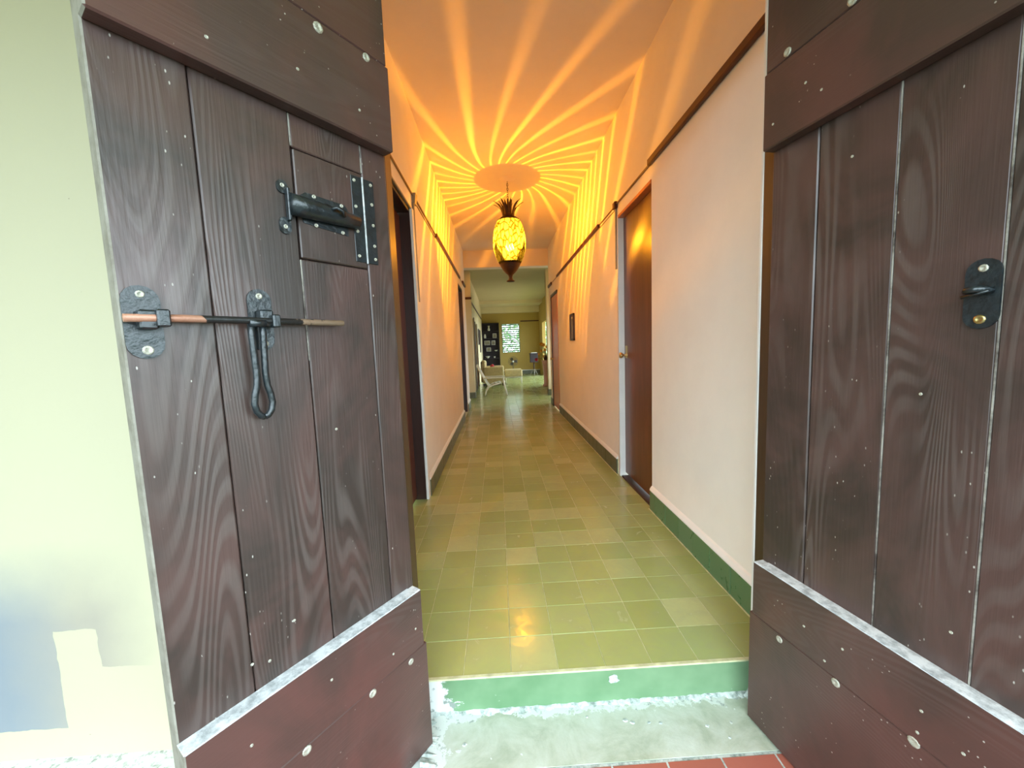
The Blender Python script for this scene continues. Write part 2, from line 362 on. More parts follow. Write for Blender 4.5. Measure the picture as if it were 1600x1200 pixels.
# front wall (facade) with the doorway
fa = MB()
fa.box((-5.0, FY0, -0.30), (OX0 - 0.10, FY1, 3.6), 0, (0, 0, 0, 1, 0, 0))
fa.box((OX1 + 0.06, FY0, -0.30), (5.0, FY1, 3.6), 0, (0, 0, 0, 1, 0, 0))
fa.box((OX0 - 0.10, FY0, 2.66), (OX1 + 0.06, FY1, 3.6), 0, (0, 0, 0, 1, 0, 0))
struct('wall_front', fa, ['facade', 'wall'])
# plaster edge beside the right post, and posts
struct('trim_3', MB().cbox((OX1 + 0.0, FY1 - 0.012, -0.15), (OX1 + 0.07, FY1 + 0.004, 2.66), 0.003), ['white'])
struct('trim_4', MB().cbox((OX1 - 0.002, 1.40, -0.115), (OX1 + 0.06, 1.476, 2.66), 0.004), ['post'])
struct('trim_5', MB().cbox((OX0 - 0.10, 1.40, -0.13), (OX0, 1.487, 2.66), 0.004), ['post'])
struct('trim_6', MB().cbox((OX0 - 0.10, 1.40, 2.60), (OX1 + 0.06, 1.487, 2.68), 0.004), ['post'])

# side walls with doorways
def side_wall(name, xin, sgn, doors, y0, y1, top=HC, depth=0.16, matn='wall'):
    mb = MB(); xa, xb = sorted((xin, xin + sgn * depth)); cur = y0
    for (d0, d1, h) in doors:
        mb.box((xa, cur, -0.1), (xb, d0, top)); mb.box((xa, d0, h), (xb, d1, top)); cur = d1
    mb.box((xa, cur, -0.1), (xb, y1, top)); return struct(name, mb, [matn])
side_wall('wall_right', R, 1, [(2.985, 3.80, 2.56), (7.62, 8.45, 2.42)], FY1, HE)
side_wall('wall_left', LW, -1, [(2.45, 3.45, 2.56), (7.30, 8.20, 2.56)], FY1, HE)

# skirting
def skirting(name, xin, sgn, y0, y1, matn, split=True, hgt=0.155):
    root = struct(name, MB().box((min(xin, xin - sgn * 0.006), y0, 0), (max(xin, xin - sgn * 0.006), y1, hgt)), ['grout'])
    lm = MB(); xx = sorted((xin + sgn * 0.0, xin - sgn * 0.022))
    poly = [(xin, 0.195), (xin - sgn * 0.010, 0.185), (xin - sgn * 0.021, 0.166), (xin - sgn * 0.021, 0.157), (xin, 0.157)]
    lm.prism(poly, y0, y1); lm.build('plaster_ledge', 'white', root)
    sz = 0.2; n = max(1, int(math.ceil((y1 - y0) / sz - 0.01)))
    me = {}
    for i in range(n):
        a = y0 + i * sz; b_ = min(y1, a + sz)
        if b_ - a < 0.02: continue
        k = round(b_ - a, 3)
        if k not in me:
            me[k] = MB().cbox((-0.009, -k / 2 + 0.0012, -hgt / 2), (0.009, k / 2 - 0.0012, hgt / 2), 0.0018).build('skirting_tile', matn, root); o = me[k]
        else: o = share(me[k], 'skirting_tile', root, (0, 0, 0))
        o.location = (xin - sgn * (0.012 + random.uniform(-.0012, .0012)), (a + b_) / 2, hgt / 2 + 0.001)
    return root
skirting('baseboard_right', R, 1, FY1 + 0.0, 2.985, 'basetile')
skirting('baseboard_right_far', R, 1, 3.86, 7.60, 'baseold')
skirting('baseboard_right_end', R, 1, 8.47, HE, 'baseold')
skirting('baseboard_left', LW, -1, 3.50, 7.28, 'baseold')
skirting('baseboard_left_end', LW, -1, 8.22, HE, 'baseold')
struct('baseboard_left_front', MB().cbox((LW, FY1, 0), (LW + 0.02, 2.45, 0.16), 0.002), ['baseold'])
# pale joint lines between floor and skirting
struct('trim_7', MB().box((R - 0.028, FY1, 0.0), (R - 0.020, 2.99, 0.003)).box((R - 0.028, 3.8, 0.0), (R - 0.020, 7.6, 0.003)), ['grout'])

# wall rails, wires and conduits
def rail(name, x, segs, wall):
    s = 1 if wall > 0 else -1
    mb = MB()
    for (a, b_, z, h, t, k) in segs:
        mb.cbox((min(x, x - s * t), a, z - h / 2), (max(x, x - s * t), b_, z + h / 2), min(h, t) * 0.25, k)
    return struct(name, mb, ['rail', 'wire', 'conduit'])
rail('trim_8', R, [(FY1, 3.0, 2.685, 0.052, 0.030, 0), (3.0, 3.80, 2.675, 0.016, 0.016, 1), (3.80, 4.50, 2.675, 0.012, 0.012, 1), (3.86, 4.45, 2.640, 0.006, 0.008, 1),
                   (4.45, 7.55, 2.665, 0.045, 0.028, 0), (7.55, 8.30, 2.66, 0.010, 0.010, 1), (8.30, 8.80, 2.65, 0.06, 0.03, 0)], 1)
rail('trim_9', LW, [(FY1, 3.52, 2.69, 0.014, 0.014, 1), (3.56, 4.75, 2.70, 0.016, 0.014, 1), (3.56, 4.75, 2.665, 0.008, 0.008, 1), (4.75, 7.60, 2.70, 0.045, 0.028, 0), (7.60, 8.20, 2.70, 0.010, 0.01, 1), (8.20, 8.80, 2.72, 0.055, 0.03, 0)], -1)
# junction boxes with vertical conduit above the doors
jb = empty('trim_10', (R - 0.012, 3.83, 2.67)); jb['kind'] = 'structure'
MB().cbox((-0.022, -0.035, -0.035), (0.012, 0.035, 0.03), 0.006).build('junction_box', 'rail', jb)
MB().cbox((-0.006, -0.012, -0.60), (0.012, 0.012, -0.03), 0.003).build('conduit', 'conduit', jb)
jb = empty('trim_11', (LW + 0.012, 3.54, 2.68)); jb['kind'] = 'structure'
MB().prism([(-0.012, 0.03), (0.022, 0.03), (0.012, -0.06), (-0.012, -0.06)], -0.035, 0.035).build('junction_box', 'conduit', jb)
MB().cbox((-0.012, -0.05, -0.9), (0.006, -0.02, -0.05), 0.003).build('conduit', 'conduit', jb)

# ------------------------------------------------------------------ interior doors
def knob(parent, x, y, z, sx):
    k = MB(); k.lathe([(0.0, 0), (0.026, 0), (0.028, 0.004), (0.012, 0.010), (0.010, 0.034), (0.024, 0.044), (0.029, 0.056), (0.024, 0.068), (0.0, 0.072)], 16)
    k.v = [(sx * vz, vx, vy) for vx, vy, vz in k.v]; return k.build('door_knob', 'brass', parent, (x, y, z))
# right door: dark stained flush slab in a white jamb
d3 = empty('door_3', (R + 0.05, 3.39, 0)); tag(d3, 'dark stained flush door with brass knob in the right hall wall, near', kind='structure')
MB().cbox((0, -0.40, 0.035), (0.04, 0.402, 2.535), 0.004).build('door_slab', 'stain', d3)
MB().cbox((-0.052, -0.404, 0.0), (0.03, 0.36, 0.022), 0.004).build('threshold', 'jamb', d3)
MB().cbox((-0.058, 0.395, 0.0), (0.05, 0.412, 2.56), 0.003).cbox((-0.058, 0.40, 0), (-0.046, 0.425, 2.03), 0.003).build('door_jamb', 'white', d3)
MB().cbox((-0.056, -0.405, 2.536), (0.05, 0.41, 2.565), 0.003).build('head_jamb', 'orange_wood', d3)
knob(d3, 0, 0.335, 1.23, -1)
MB().cbox((-0.006, 0.315, 1.20), (0.002, 0.355, 1.32), 0.002).build('lock_plate', 'brass', d3)
# far right door: orange varnished
d4 = empty('door_4', (R, 8.035, 0)); tag(d4, 'orange varnished wooden door at the far end of the right hall wall', kind='structure')
MB().cbox((-0.004, -0.40, 0.02), (0.04, 0.40, 2.36), 0.004).build('door_slab', 'orange_wood', d4)
MB().cbox((-0.02, -0.43, 2.37), (0.04, 0.43, 2.42), 0.004).cbox((-0.02, 0.405, 0), (0.04, 0.435, 2.40), 0.004).build('door_frame', 'jamb', d4)
knob(d4, -0.004, 0.33, 1.05, -1)
# left doors, deep set
d5 = empty('door_5', (LW, 2.95, 0)); tag(d5, 'brown door in a deep dark jamb in the left hall wall beside the open leaf', kind='structure')
MB().cbox((-0.14, -0.50, 0.02), (-0.10, 0.48, 2.50), 0.004).build('door_slab', 'stain', d5)
MB().cbox((-0.16, 0.478, 0.0), (-0.012, 0.50, 2.56), 0.003).cbox((-0.16, -0.50, 0.0), (-0.012, -0.48, 2.56), 0.003).cbox((-0.16, -0.5, 2.52), (-0.012, 0.5, 2.56), 0.003).build('door_jamb', 'jamb', d5)
MB().cbox((-0.012, 0.47, 0.0), (0.012, 0.55, 2.56), 0.004).build('white_architrave', 'white', d5)
MB().cbox((-0.010, -0.52, 2.545), (0.008, 0.55, 2.56), 0.002).build('head_trim', 'conduit', d5)
d6 = empty('door_6', (LW, 7.75, 0)); tag(d6, 'dark recessed doorway far along the left hall wall', kind='structure')
MB().cbox((-0.14, -0.45, 0.02), (-0.10, 0.43, 2.50), 0.004).build('door_slab', 'stain', d6)
MB().cbox((-0.16, 0.428, 0.0), (-0.005, 0.45, 2.56), 0.003).cbox((-0.16, -0.45, 0.0), (-0.005, -0.43, 2.56), 0.003).cbox((-0.16, -0.45, 2.52), (-0.005, 0.45, 2.56), 0.003).build('door_jamb', 'jamb', d6)

# ------------------------------------------------------------------ step and outside ground
st = struct('step', MB().box((-5, 1.245, -0.35), (5, FY1, -0.152), 0), ['step']); st['kind'] = 'structure'
struct('trim_12', MB().cbox((OX0 - 0.10, FY1 - 0.012, -0.16), (OX1 + 0.07, FY1 - 0.0005, -0.003), 0.002), ['riser'])
# nosing line
struct('trim_13', MB().cbox((OX0 - 0.10, FY1 - 0.013, -0.007), (OX1 + 0.07, FY1 + 0.004, 0.0008), 0.0015), ['grout'])
# crumbled plaster fillet along riser and posts
rb = MB(); random.seed(11)
def fillet(p0, p1, inw, n, w=0.035, h=0.016):
    p0, p1, inw = Vector(p0), Vector(p1), Vector(inw)
    rows = []
    for i in range(n + 1):
        p = p0.lerp(p1, i / n); ww = w * random.uniform(0.35, 1.5); hh = h * random.uniform(0.5, 1.5)
        rows.append([p + Vector((0, 0, hh)), p + inw * ww * 0.45 + Vector((0, 0, hh * 0.6)), p + inw * ww + Vector((0, 0, -0.001))])
    vs = [q for r_ in rows for q in r_]; fs = []
    for i in range(n):
        for j in range(2): fs.append((i * 3 + j, i * 3 + j + 1, i * 3 + j + 4, i * 3 + j + 3))
    rb.add(vs, fs)
fillet((OX0 - 0.02, FY1 - 0.012, -0.151), (OX1, FY1 - 0.012, -0.151), (0, -1, 0), 90, 0.018, 0.007)
fillet((OX1 - 0.002, FY1 - 0.01, -0.151), (OX1 + 0.02, 1.34, -0.151), (-1, 0, 0), 18, 0.03, 0.035)
fillet((OX0 - 0.02, FY1 - 0.02, -0.151), (OX0 + 0.02, 1.25, -0.151), (1, 0, 0), 24, 0.05, 0.012)
struct('trim_14', rb, ['rubble'])
# loose blobs of dried plaster on the step
random.seed(5)
for (bx, by, br) in [(0.45, 1.395, .011), (0.475, 1.385, .010), (0.54, 1.38, .008), (0.585, 1.375, .008), (0.76, 1.35, .008), (-0.19, 1.345, .010), (0.82, 1.30, .006), (0.30, 1.42, .006)]:
    mb = MB(); n = 10; ring = [(br * random.uniform(.75, 1.15) * math.cos(2 * PI * k / n), br * 0.8 * random.uniform(.75, 1.1) * math.sin(2 * PI * k / n)) for k in range(n)]
    vs = [(x, y, 0) for x, y in ring] + [(x * .7, y * .7, .003) for x, y in ring]
    mb.add(vs, [(k, (k + 1) % n, n + (k + 1) % n, n + k) for k in range(n)] + [tuple(range(n, 2 * n))])
    o = mb.build('plaster_splash', 'rubble', st, (bx, by, -0.152))
# white chip on the riser
mb = MB(); n = 12; ring = [(0.024 * random.uniform(.6, 1.2) * math.cos(2 * PI * k / n), 0.020 * random.uniform(.6, 1.1) * math.sin(2 * PI * k / n)) for k in range(n)]
mb.prism(ring, 0, 0.002); mb.build('plaster_chip', 'rubble', st, (0.43, FY1 - 0.0145, -0.045))
# red clay tiles beyond the step
pt = struct('porch_floor', MB().box((-6, -8, -0.45), (6, 1.245, -0.160)), ['ground']); pt['kind'] = 'structure'
MB().box((-1.6, 0.62, -0.165), (1.5, 1.243, -0.1545)).build('grout_bed', 'rubble', pt)
for r_ in range(3):
    for i in range(14):
        x0 = -1.45 + i * 0.2 + 0.07 * (r_ % 2); put_tile(x0, x0 + 0.195, 1.24 - 0.2 * (r_ + 1), 1.24 - 0.2 * r_ - 0.006, 'clay_tile', pt, 'brick', -0.152)
struct('yard_ground', MB().box((-40, -40, -0.6), (40, 60, -0.46)), ['lawn'])
struct('wall_shade_left', MB().box((-3.3, -1.3, -0.45), (-3.15, FY0, 2.9)), ['shade_wall'])  # unseen side wall added to cut daylight on the facade
struct('unseen_eave', MB().box((-5, -0.8, 2.88), (5, FY0, 2.98)), ['bounce'])  # unseen yellow roof added to shade the facade and tint its top

# ------------------------------------------------------------------ entrance door leaves
def plate_poly(u, z, w, h, n=8):
    pts = []
    for k in range(n + 1): a = PI * k / n; pts.append((u + w / 2 * math.cos(a), z + h / 2 - w / 2 + w / 2 * math.sin(a)))
    for k in range(n + 1): a = PI + PI * k / n; pts.append((u + w / 2 * math.cos(a), z - h / 2 + w / 2 + w / 2 * math.sin(a)))
    return pts
def leaf(name, th, hx, hy, left, width, seams, ledge, topedge, bseam, tseam):
    if left: dx, dy = -math.sin(th), -math.cos(th); s = 1
    else: dx, dy = math.sin(th), -math.cos(th); s = -1
    root = empty(name, (hx, hy, 0), math.atan2(dy, dx)); root['kind'] = 'structure'
    def y(o): return s * o
    def bx(mb, u0, u1, z0, z1, o0, o1, c=0.003, mi=0, top=None): return mb.cbox((u0, min(y(o0), y(o1)), z0), (u1, max(y(o0), y(o1)), z1), c, mi, top)
    z0, z1, tk, tb = -0.145, 2.56, 0.052, 0.045
    edges = [0.0] + seams + [width]
    for i in range(len(edges) - 1):
        a, b_ = edges[i] + 0.0012, edges[i + 1] - 0.0012; last = i == len(edges) - 2
        top = [(0, 1, 1)] if last else None
        if left and i == 1:            # this plank is cut by the little hatch
            bx(MB(), a, b_, z0, 1.622, -tk, 0).build('plank', ['plank', 'endgrain'], root)
            bx(MB(), a, b_, 1.918, z1, -tk, 0).build('plank', ['plank', 'endgrain'], root)
            h = bx(MB(), a + 0.001, b_ - 0.002, 1.625, 1.915, -tk + 0.01, 0.001).build('hatch', ['plank', 'endgrain'], root); h['label'] = 'small hatch cut in the planks'
        else: bx(MB(), a, b_, z0, z1, -tk, random.uniform(-0.001, 0.001), 0.0035, 0, top).build('plank', ['plank', 'endgrain'], root)
    back = bx(MB(), 0.01, width - 0.01, z0 + 0.01, z1 - 0.01, -tk + 0.006, -0.012).build('backing', 'jamb', root)
    for i, sm in enumerate(seams):
        if (left and i in (0, 1)) or (not left and i in (1, 2)):
            cz = [(1.34, 1.62), (1.92, ledge * 0 + topedge)] if left and i == 1 else [(1.92, topedge)] if left else [(ledge, topedge)]
            for (c0, c1) in cz:
                bx(MB(), sm - 0.0018, sm + 0.0018, c0, c1, -0.02, 0.0003, 0.0005).build('seam_filler', 'caulk', root)
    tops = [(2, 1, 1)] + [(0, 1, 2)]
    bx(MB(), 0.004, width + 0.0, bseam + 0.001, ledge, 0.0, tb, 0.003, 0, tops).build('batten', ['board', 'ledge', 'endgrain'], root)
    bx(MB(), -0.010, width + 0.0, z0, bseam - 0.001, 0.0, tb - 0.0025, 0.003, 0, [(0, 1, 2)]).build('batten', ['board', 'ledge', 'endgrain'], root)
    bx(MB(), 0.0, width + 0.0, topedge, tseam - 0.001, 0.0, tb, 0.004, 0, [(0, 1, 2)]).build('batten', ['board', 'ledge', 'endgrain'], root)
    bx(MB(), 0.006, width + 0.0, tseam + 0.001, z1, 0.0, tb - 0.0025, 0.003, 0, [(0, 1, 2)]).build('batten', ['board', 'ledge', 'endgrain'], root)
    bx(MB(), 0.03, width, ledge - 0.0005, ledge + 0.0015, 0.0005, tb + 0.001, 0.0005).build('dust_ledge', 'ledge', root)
    return root, y, bx
def head(parent, y, u, z, o, r, name='screw_head', matn='screw', t=0.003, n=10):
    mb = MB(); mb.lathe([(r, 0), (r * 0.95, t * 0.7), (r * 0.6, t), (r * 0.45, t * 0.55), (0.0, t * 0.5)], n, 0)
    sg = 1 if y(1) > 0 else -1
    mb.v = [(vx, sg * vz, vy) for vx, vy, vz in mb.v]
    ob = mb.build(name, matn, parent, (u, y(o), z)); ob.rotation_euler = (0, random.uniform(0, 3), 0); return ob

LL, yl, bl = leaf('door_1', 0.637, -0.35, 1.37, True, 0.69, [0.096, 0.312, 0.528], 0.492, 2.003, 0.275, 2.262)
LL['label'] = 'left leaf of the brown plank entrance door, swung open, with latch rod and hatch'
for (u, z, r) in [(0.439, 0.262, .013), (0.226, 0.259, .013), (0.068, 0.252, .011)]: head(LL, yl, u, z, 0.043, r, 'bolt_head')
for (u, z, r) in [(0.233, 2.240, .014), (0.083, 2.247, .012)]: head(LL, yl, u, z, 0.045, r, 'bolt_head', 'screw', 0.004)
LD = [(452, 1004)]
for (u, z, o) in [(0.42, 0.62, 0), (0.53, 0.57, 0), (0.355, 0.41, .045), (0.49, 0.55, 0), (0.14, 0.335, .045), (0.04, 0.36, .045), (0.25, 1.13, 0), (0.50, 2.06, .045), (0.30, 2.10, .045), (0.12, 2.08, .045), (0.565, 0.40, .045)]:
    head(LL, yl, u, z, o + 0.0005, 0.0042, 'nail_head', 'screw', 0.0015, 7)
# latch plates
for (u, z, w, h) in [(0.655, 1.438, 0.062, 0.152), (0.430, 1.450, 0.056, 0.156)]:
    p = MB().prism(plate_poly(0, 0, w, h), 0, 0.005).build('latch_plate', 'iron', LL, (u, yl(0.0005), z))
    head(p, yl, 0.0, h / 2 - 0.018, 0.005, 0.0078); head(p, yl, -0.002, -h / 2 + 0.018, 0.005, 0.010)
    MB().cbox((-0.018, 0.004, -0.016), (0.012, 0.036, 0.024), 0.004).build('rod_bracket', 'iron', p, (0.0, 0, 0.0))
MB().cbox((0.620, 0.020, 1.427), (0.642, 0.050, 1.463), 0.003).cbox((0.402, 0.020, 1.430), (0.420, 0.050, 1.462), 0.003).build('rod_guide', 'iron', LL)
MB().tube([(0.690, 0.033, 1.444), (0.60, 0.034, 1.446), (0.44, 0.034, 1.446), (0.222, 0.034, 1.446)], 0.0082, 12).build('latch_rod', 'rod', LL)
hk = MB()
def lane(sg):
    return [(0.452 + sg * w, 0.030 - k * 0.0006, z) for k, (w, z) in enumerate([(0.013, 1.445), (0.013, 1.41), (0.0115, 1.36), (0.010, 1.315), (0.012, 1.285), (0.018, 1.262), (0.021, 1.240), (0.017, 1.220), (0.008, 1.208), (0.0, 1.205)])]
hk.tube(lane(1), 0.0078, 10); hk.tube(lane(-1), 0.0078, 10)
hk.tube([(0.470, 0.036, 1.440), (0.434, 0.036, 1.440)], 0.010, 10)
o = hk.build('latch_handle', 'iron', LL); o['label'] = 'black iron looped latch handle'
# slide bolt on the hatch
sb = empty('slide_bolt'); sb.parent = LL
MB().prism([(0.160, 1.713), (0.296, 1.722), (0.300, 1.735), (0.298, 1.796), (0.286, 1.806), (0.168, 1.803), (0.158, 1.792)], 0.001, 0.004).build('back_plate', 'iron', sb)
MB().tube([(0.338, 0.022, 1.757), (0.300, 0.022, 1.757), (0.20, 0.021, 1.757), (0.135, 0.019, 1.756)], [0.028, 0.027, 0.024, 0.019], 14).build('bolt_barrel', 'iron', sb)
MB().prism(plate_poly(0.347, 1.803, 0.028, 0.034), 0.0, 0.006).prism(plate_poly(0.347, 1.703, 0.030, 0.044), 0.0, 0.006).cbox((0.334, 0.002, 1.715), (0.342, 0.02, 1.80), 0.002).build('keeper', 'iron', sb)
MB().tube([(0.235, 0.040, 1.765), (0.225, 0.056, 1.768), (0.210, 0.060, 1.762), (0.200, 0.050, 1.752)], 0.005, 8).build('bolt_grip', 'iron', sb)
for (u, z) in [(0.347, 1.806), (0.347, 1.700), (0.262, 1.800), (0.178, 1.797), (0.262, 1.722), (0.180, 1.719)]: head(sb, yl, u, z, 0.005, 0.0058)
hg = empty('hatch_hinge'); hg.parent = LL
MB().cbox((0.1015, 0.0012, 1.642), (0.139, 0.004, 1.903), 0.001).build('hinge_plate', 'iron', hg)
MB().cbox((0.058, 0.0012, 1.642), (0.0965, 0.004, 1.903), 0.001).build('hinge_plate', 'iron', hg)
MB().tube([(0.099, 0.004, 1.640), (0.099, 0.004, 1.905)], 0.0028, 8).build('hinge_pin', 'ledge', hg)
for z in (1.888, 1.81, 1.735, 1.66):
    head(hg, yl, 0.128, z, 0.004, 0.0052)
for z in (1.890, 1.83, 1.765, 1.70, 1.658): head(hg, yl, 0.069, z, 0.004, 0.0052)

RL, yr, br_ = leaf('door_2', 0.193, 0.98, 1.375, False, 0.72, [0.163, 0.372, 0.577], 0.512, 1.990, 0.303, 2.235)
RL['label'] = 'right leaf of the brown plank entrance door, swung open, with an oval latch plate'
for (u, z, r) in [(0.121, 0.283, .012), (0.314, 0.290, .013), (0.508, 0.300, .014)]: head(RL, yr, u, z, 0.043, r, 'bolt_head')
for (u, z, r) in [(0.084, 2.252, .013), (0.275, 2.25, .014)]: head(RL, yr, u, z, 0.043, r, 'bolt_head', 'screw', 0.004)
for (u, z, o) in [(0.33, 0.415, .045), (0.28, 0.335, .045), (0.52, 0.40, .045), (0.515, 0.335, .045), (0.60, 0.37, .045), (0.54, 0.62, 0), (0.21, 0.40, .045), (0.15, 2.12, .045), (0.20, 2.07, .045), (0.04, 2.06, .045), (0.26, 1.86, 0), (0.45, 1.20, 0)]:
    head(RL, yr, u, z, o + 0.0005, 0.0042, 'nail_head', 'screw', 0.0015, 7)
for (u, z) in [(0.549, 1.436), (0.668, 1.436)]:
    p = MB().prism(plate_poly(0, 0, 0.058, 0.154), 0, -0.006).build('latch_plate', 'iron', RL, (u, yr(0.0005), z))
    head(p, yr, 0, 0.056, 0.006, 0.0085); head(p, yr, 0, -0.056, 0.006, 0.0105, matn='brass')
    e = MB().tube([(-0.014, -0.004, 0.006), (-0.015, -0.026, 0.008), (-0.006, -0.040, 0.009), (0.006, -0.040, 0.009), (0.015, -0.026, 0.008), (0.014, -0.004, 0.006)], 0.0075, 8)
    e.tube([(-0.020, -0.032, -0.006), (0.024, -0.032, 0.004)], 0.0035, 6); e.build('rod_eye', 'iron', p)

# ------------------------------------------------------------------ pineapple pendant
PX, PY = 0.207, 5.2
lp = empty('pendant_lamp', (PX, PY, 0)); tag(lp, 'glowing amber glass pineapple pendant with dark metal leaves hanging from the hall ceiling', 'lamp')
# amber glass whose swirled ribs let light through in stripes
m, nt, b = mat('ribbed_amber_glass'); nt.nodes.remove(b); out = nt.nodes['Material Output']
tc = N(nt, 'ShaderNodeTexCoord'); sx = N(nt, 'ShaderNodeSeparateXYZ'); L(nt, tc.outputs['Object'], sx.inputs[0])
ang = math_(nt, 'ARCTAN2', sx.outputs[1], sx.outputs[0])
nv = coords(nt, (1, 1, 1)); nz = noise(nt, coords(nt, (1, 1, 0.05)), 6, 2, 0.5)
tw = math_(nt, 'ADD', ang, math_(nt, 'MULTIPLY', sx.outputs[2], 2.4)); tw = math_(nt, 'ADD', tw, math_(nt, 'MULTIPLY', nz, 0.22))
st_ = math_(nt, 'SINE', math_(nt, 'MULTIPLY', tw, 28.0))
nar = ramp(nt, st_, [(0.60, 0.0), (0.92, 1.0)])
st2 = math_(nt, 'SINE', math_(nt, 'MULTIPLY', tw, 11.0)); amp = ramp(nt, math_(nt, 'MULTIPLY_ADD', st2, 0.5), [(0.0, 0.6), (1.0, 1.0)])
stripe = math_(nt, 'MULTIPLY', nar, amp)
tcol = mixc(nt, stripe, (0.20, 0.074, 0.004), (1.0, 0.42, 0.03))
zz = math_(nt, 'MULTIPLY_ADD', sx.outputs[2], 1.8); zz.node.inputs[2].default_value = 0.5      # gradient added to the tint to throw more light far along the ceiling
zgain = ramp(nt, zz, [(0.02, 0.30), (0.42, 0.48), (0.60, 1.0), (0.70, 0.85), (0.84, 0.42), (1.0, 0.36)])
tcol = mixc(nt, 1.0, tcol, zgain, 'MULTIPLY')
tr = N(nt, 'ShaderNodeBsdfTransparent'); L(nt, tcol, tr.inputs[0])
crk = N(nt, 'ShaderNodeTexVoronoi', feature='DISTANCE_TO_EDGE'); cv = coords(nt, (1, 1, 0.5)); L(nt, cv, crk.inputs['Vector']); setin(crk, 'Scale', 20.0)
ck = ramp(nt, crk.outputs['Distance'], [(0.03, (0.10, 0.04, 0.0)), (0.20, (0.75, 0.47, 0.025))])
tl = N(nt, 'ShaderNodeBsdfTranslucent'); L(nt, ck, tl.inputs[0])
gl = N(nt, 'ShaderNodeBsdfGlossy'); setin(gl, 'Roughness', 0.1); gl.inputs[0].default_value = (1, .9, .6, 1)
m1 = N(nt, 'ShaderNodeMixShader'); setin(m1, 0, 0.045); L(nt, tr.outputs[0], m1.inputs[1]); L(nt, tl.outputs[0], m1.inputs[2])
m2 = N(nt, 'ShaderNodeMixShader'); setin(m2, 0, 0.04); L(nt, m1.outputs[0], m2.inputs[1]); L(nt, gl.outputs[0], m2.inputs[2])
L(nt, m2.outputs[0], out.inputs[0]); M['glass'] = m
zc = 2.70
prof = []
for k in range(25):
    t = k / 24; z = 2.43 + t * 0.55; w = (z - zc) / 0.31
    r = 0.214 * math.sqrt(max(0.0, 1 - (abs(w) ** 2.1) * 0.66)); prof.append((r if t > 0.5 else r * (1 - 0.10 * (1 - 2 * t) ** 2), z - zc))
sh = MB(); sh.lathe(prof, 56); so = sh.build('glass_shade', 'glass', lp, (0, 0, zc))
# cap, crown of leaves
cp = MB(); cp.lathe([(0.0, 0.02), (0.148, 0.0), (0.150, -0.012), (0.135, -0.016)][::-1] + [(0.110, 0.028), (0.080, 0.040), (0.076, 0.07), (0.0, 0.075)], 32); cp.build('cap', 'bronze', lp, (0, 0, 2.985))
def crown_leaf(phi, r0, h, out_, w, z0):
    pts = []; n = 7; vs = []; fs = []
    for i in range(n + 1):
        t = i / n; rr = r0 + out_ * t ** 2.2; z = z0 + h * (t - 0.16 * t ** 3) ; ww = w * (1 - t) ** 0.6 * (0.8 + 0.9 * t * (1 - t)) + 0.0006
        c, s_ = math.cos(phi), math.sin(phi)
        for sg, dz in ((-1, 0.0), (0, -0.004), (1, 0.0)): vs.append((rr * c - sg * ww * s_, rr * s_ + sg * ww * c, z + dz))
        for sg, dz in ((-1, 0.0), (0, -0.004), (1, 0.0)): vs.append(((rr - .003) * c - sg * ww * s_, (rr - .003) * s_ + sg * ww * c, z + dz + .001))
    for i in range(n):
        a = i * 6; b_ = a + 6
        fs += [(a, a + 1, b_ + 1, b_), (a + 1, a + 2, b_ + 2, b_ + 1), (a + 3, b_ + 3, b_ + 4, a + 4), (a + 4, b_ + 4, b_ + 5, a + 5), (a, b_, b_ + 3, a + 3), (a + 2, a + 5, b_ + 5, b_ + 2)]
    return vs, fs
for ring, (cnt, r0, h, o_, w) in enumerate([(9, 0.076, 0.215, 0.125, 0.026), (8, 0.058, 0.235, 0.075, 0.024), (5, 0.036, 0.240, 0.025, 0.020)]):
    for k in range(cnt):
        vs, fs = crown_leaf(2 * PI * (k + 0.5 * ring) / cnt, r0, h, o_, w, 3.03 - 0.012 * ring)
        MB().add(vs, fs, 0, True).build('crown_leaf', 'bronze', lp)
# chain, canopy
ch = MB(); z = 3.245
while z < 3.46:
    k = int(round((z - 3.245) / 0.026)); a = 0 if k % 2 else PI / 2
    ring = [(0.010 * math.cos(t) * math.cos(a), 0.010 * math.cos(t) * math.sin(a), z + 0.016 * math.sin(t)) for t in [2 * PI * i / 10 for i in range(11)]]
    ch.tube(ring, 0.0032, 6, cap=False); z += 0.026
ch.build('chain', 'bronze', lp)
MB().tube([(0, 0, 3.02), (0, 0, 3.25)], [0.03, 0.012], 10).build('stem', 'bronze', lp)
MB().lathe([(0.0, -0.03), (0.02, -0.03), (0.055, -0.018), (0.098, -0.006), (0.105, 0.0)], 28, cap=False).build('canopy', 'ceil', lp, (0, 0, HC))
MB().lathe([(0.002, -0.225), (0.045, -0.222), (0.058, -0.212), (0.030, -0.195), (0.022, -0.165), (0.030, -0.135), (0.060, -0.110), (0.092, -0.075), (0.118, -0.035), (0.140, 0.010), (0.150, 0.032), (0.146, 0.034), (0.134, 0.012), (0.110, -0.01)], 28).build('finial', 'bronze', lp, (0, 0, 2.425))
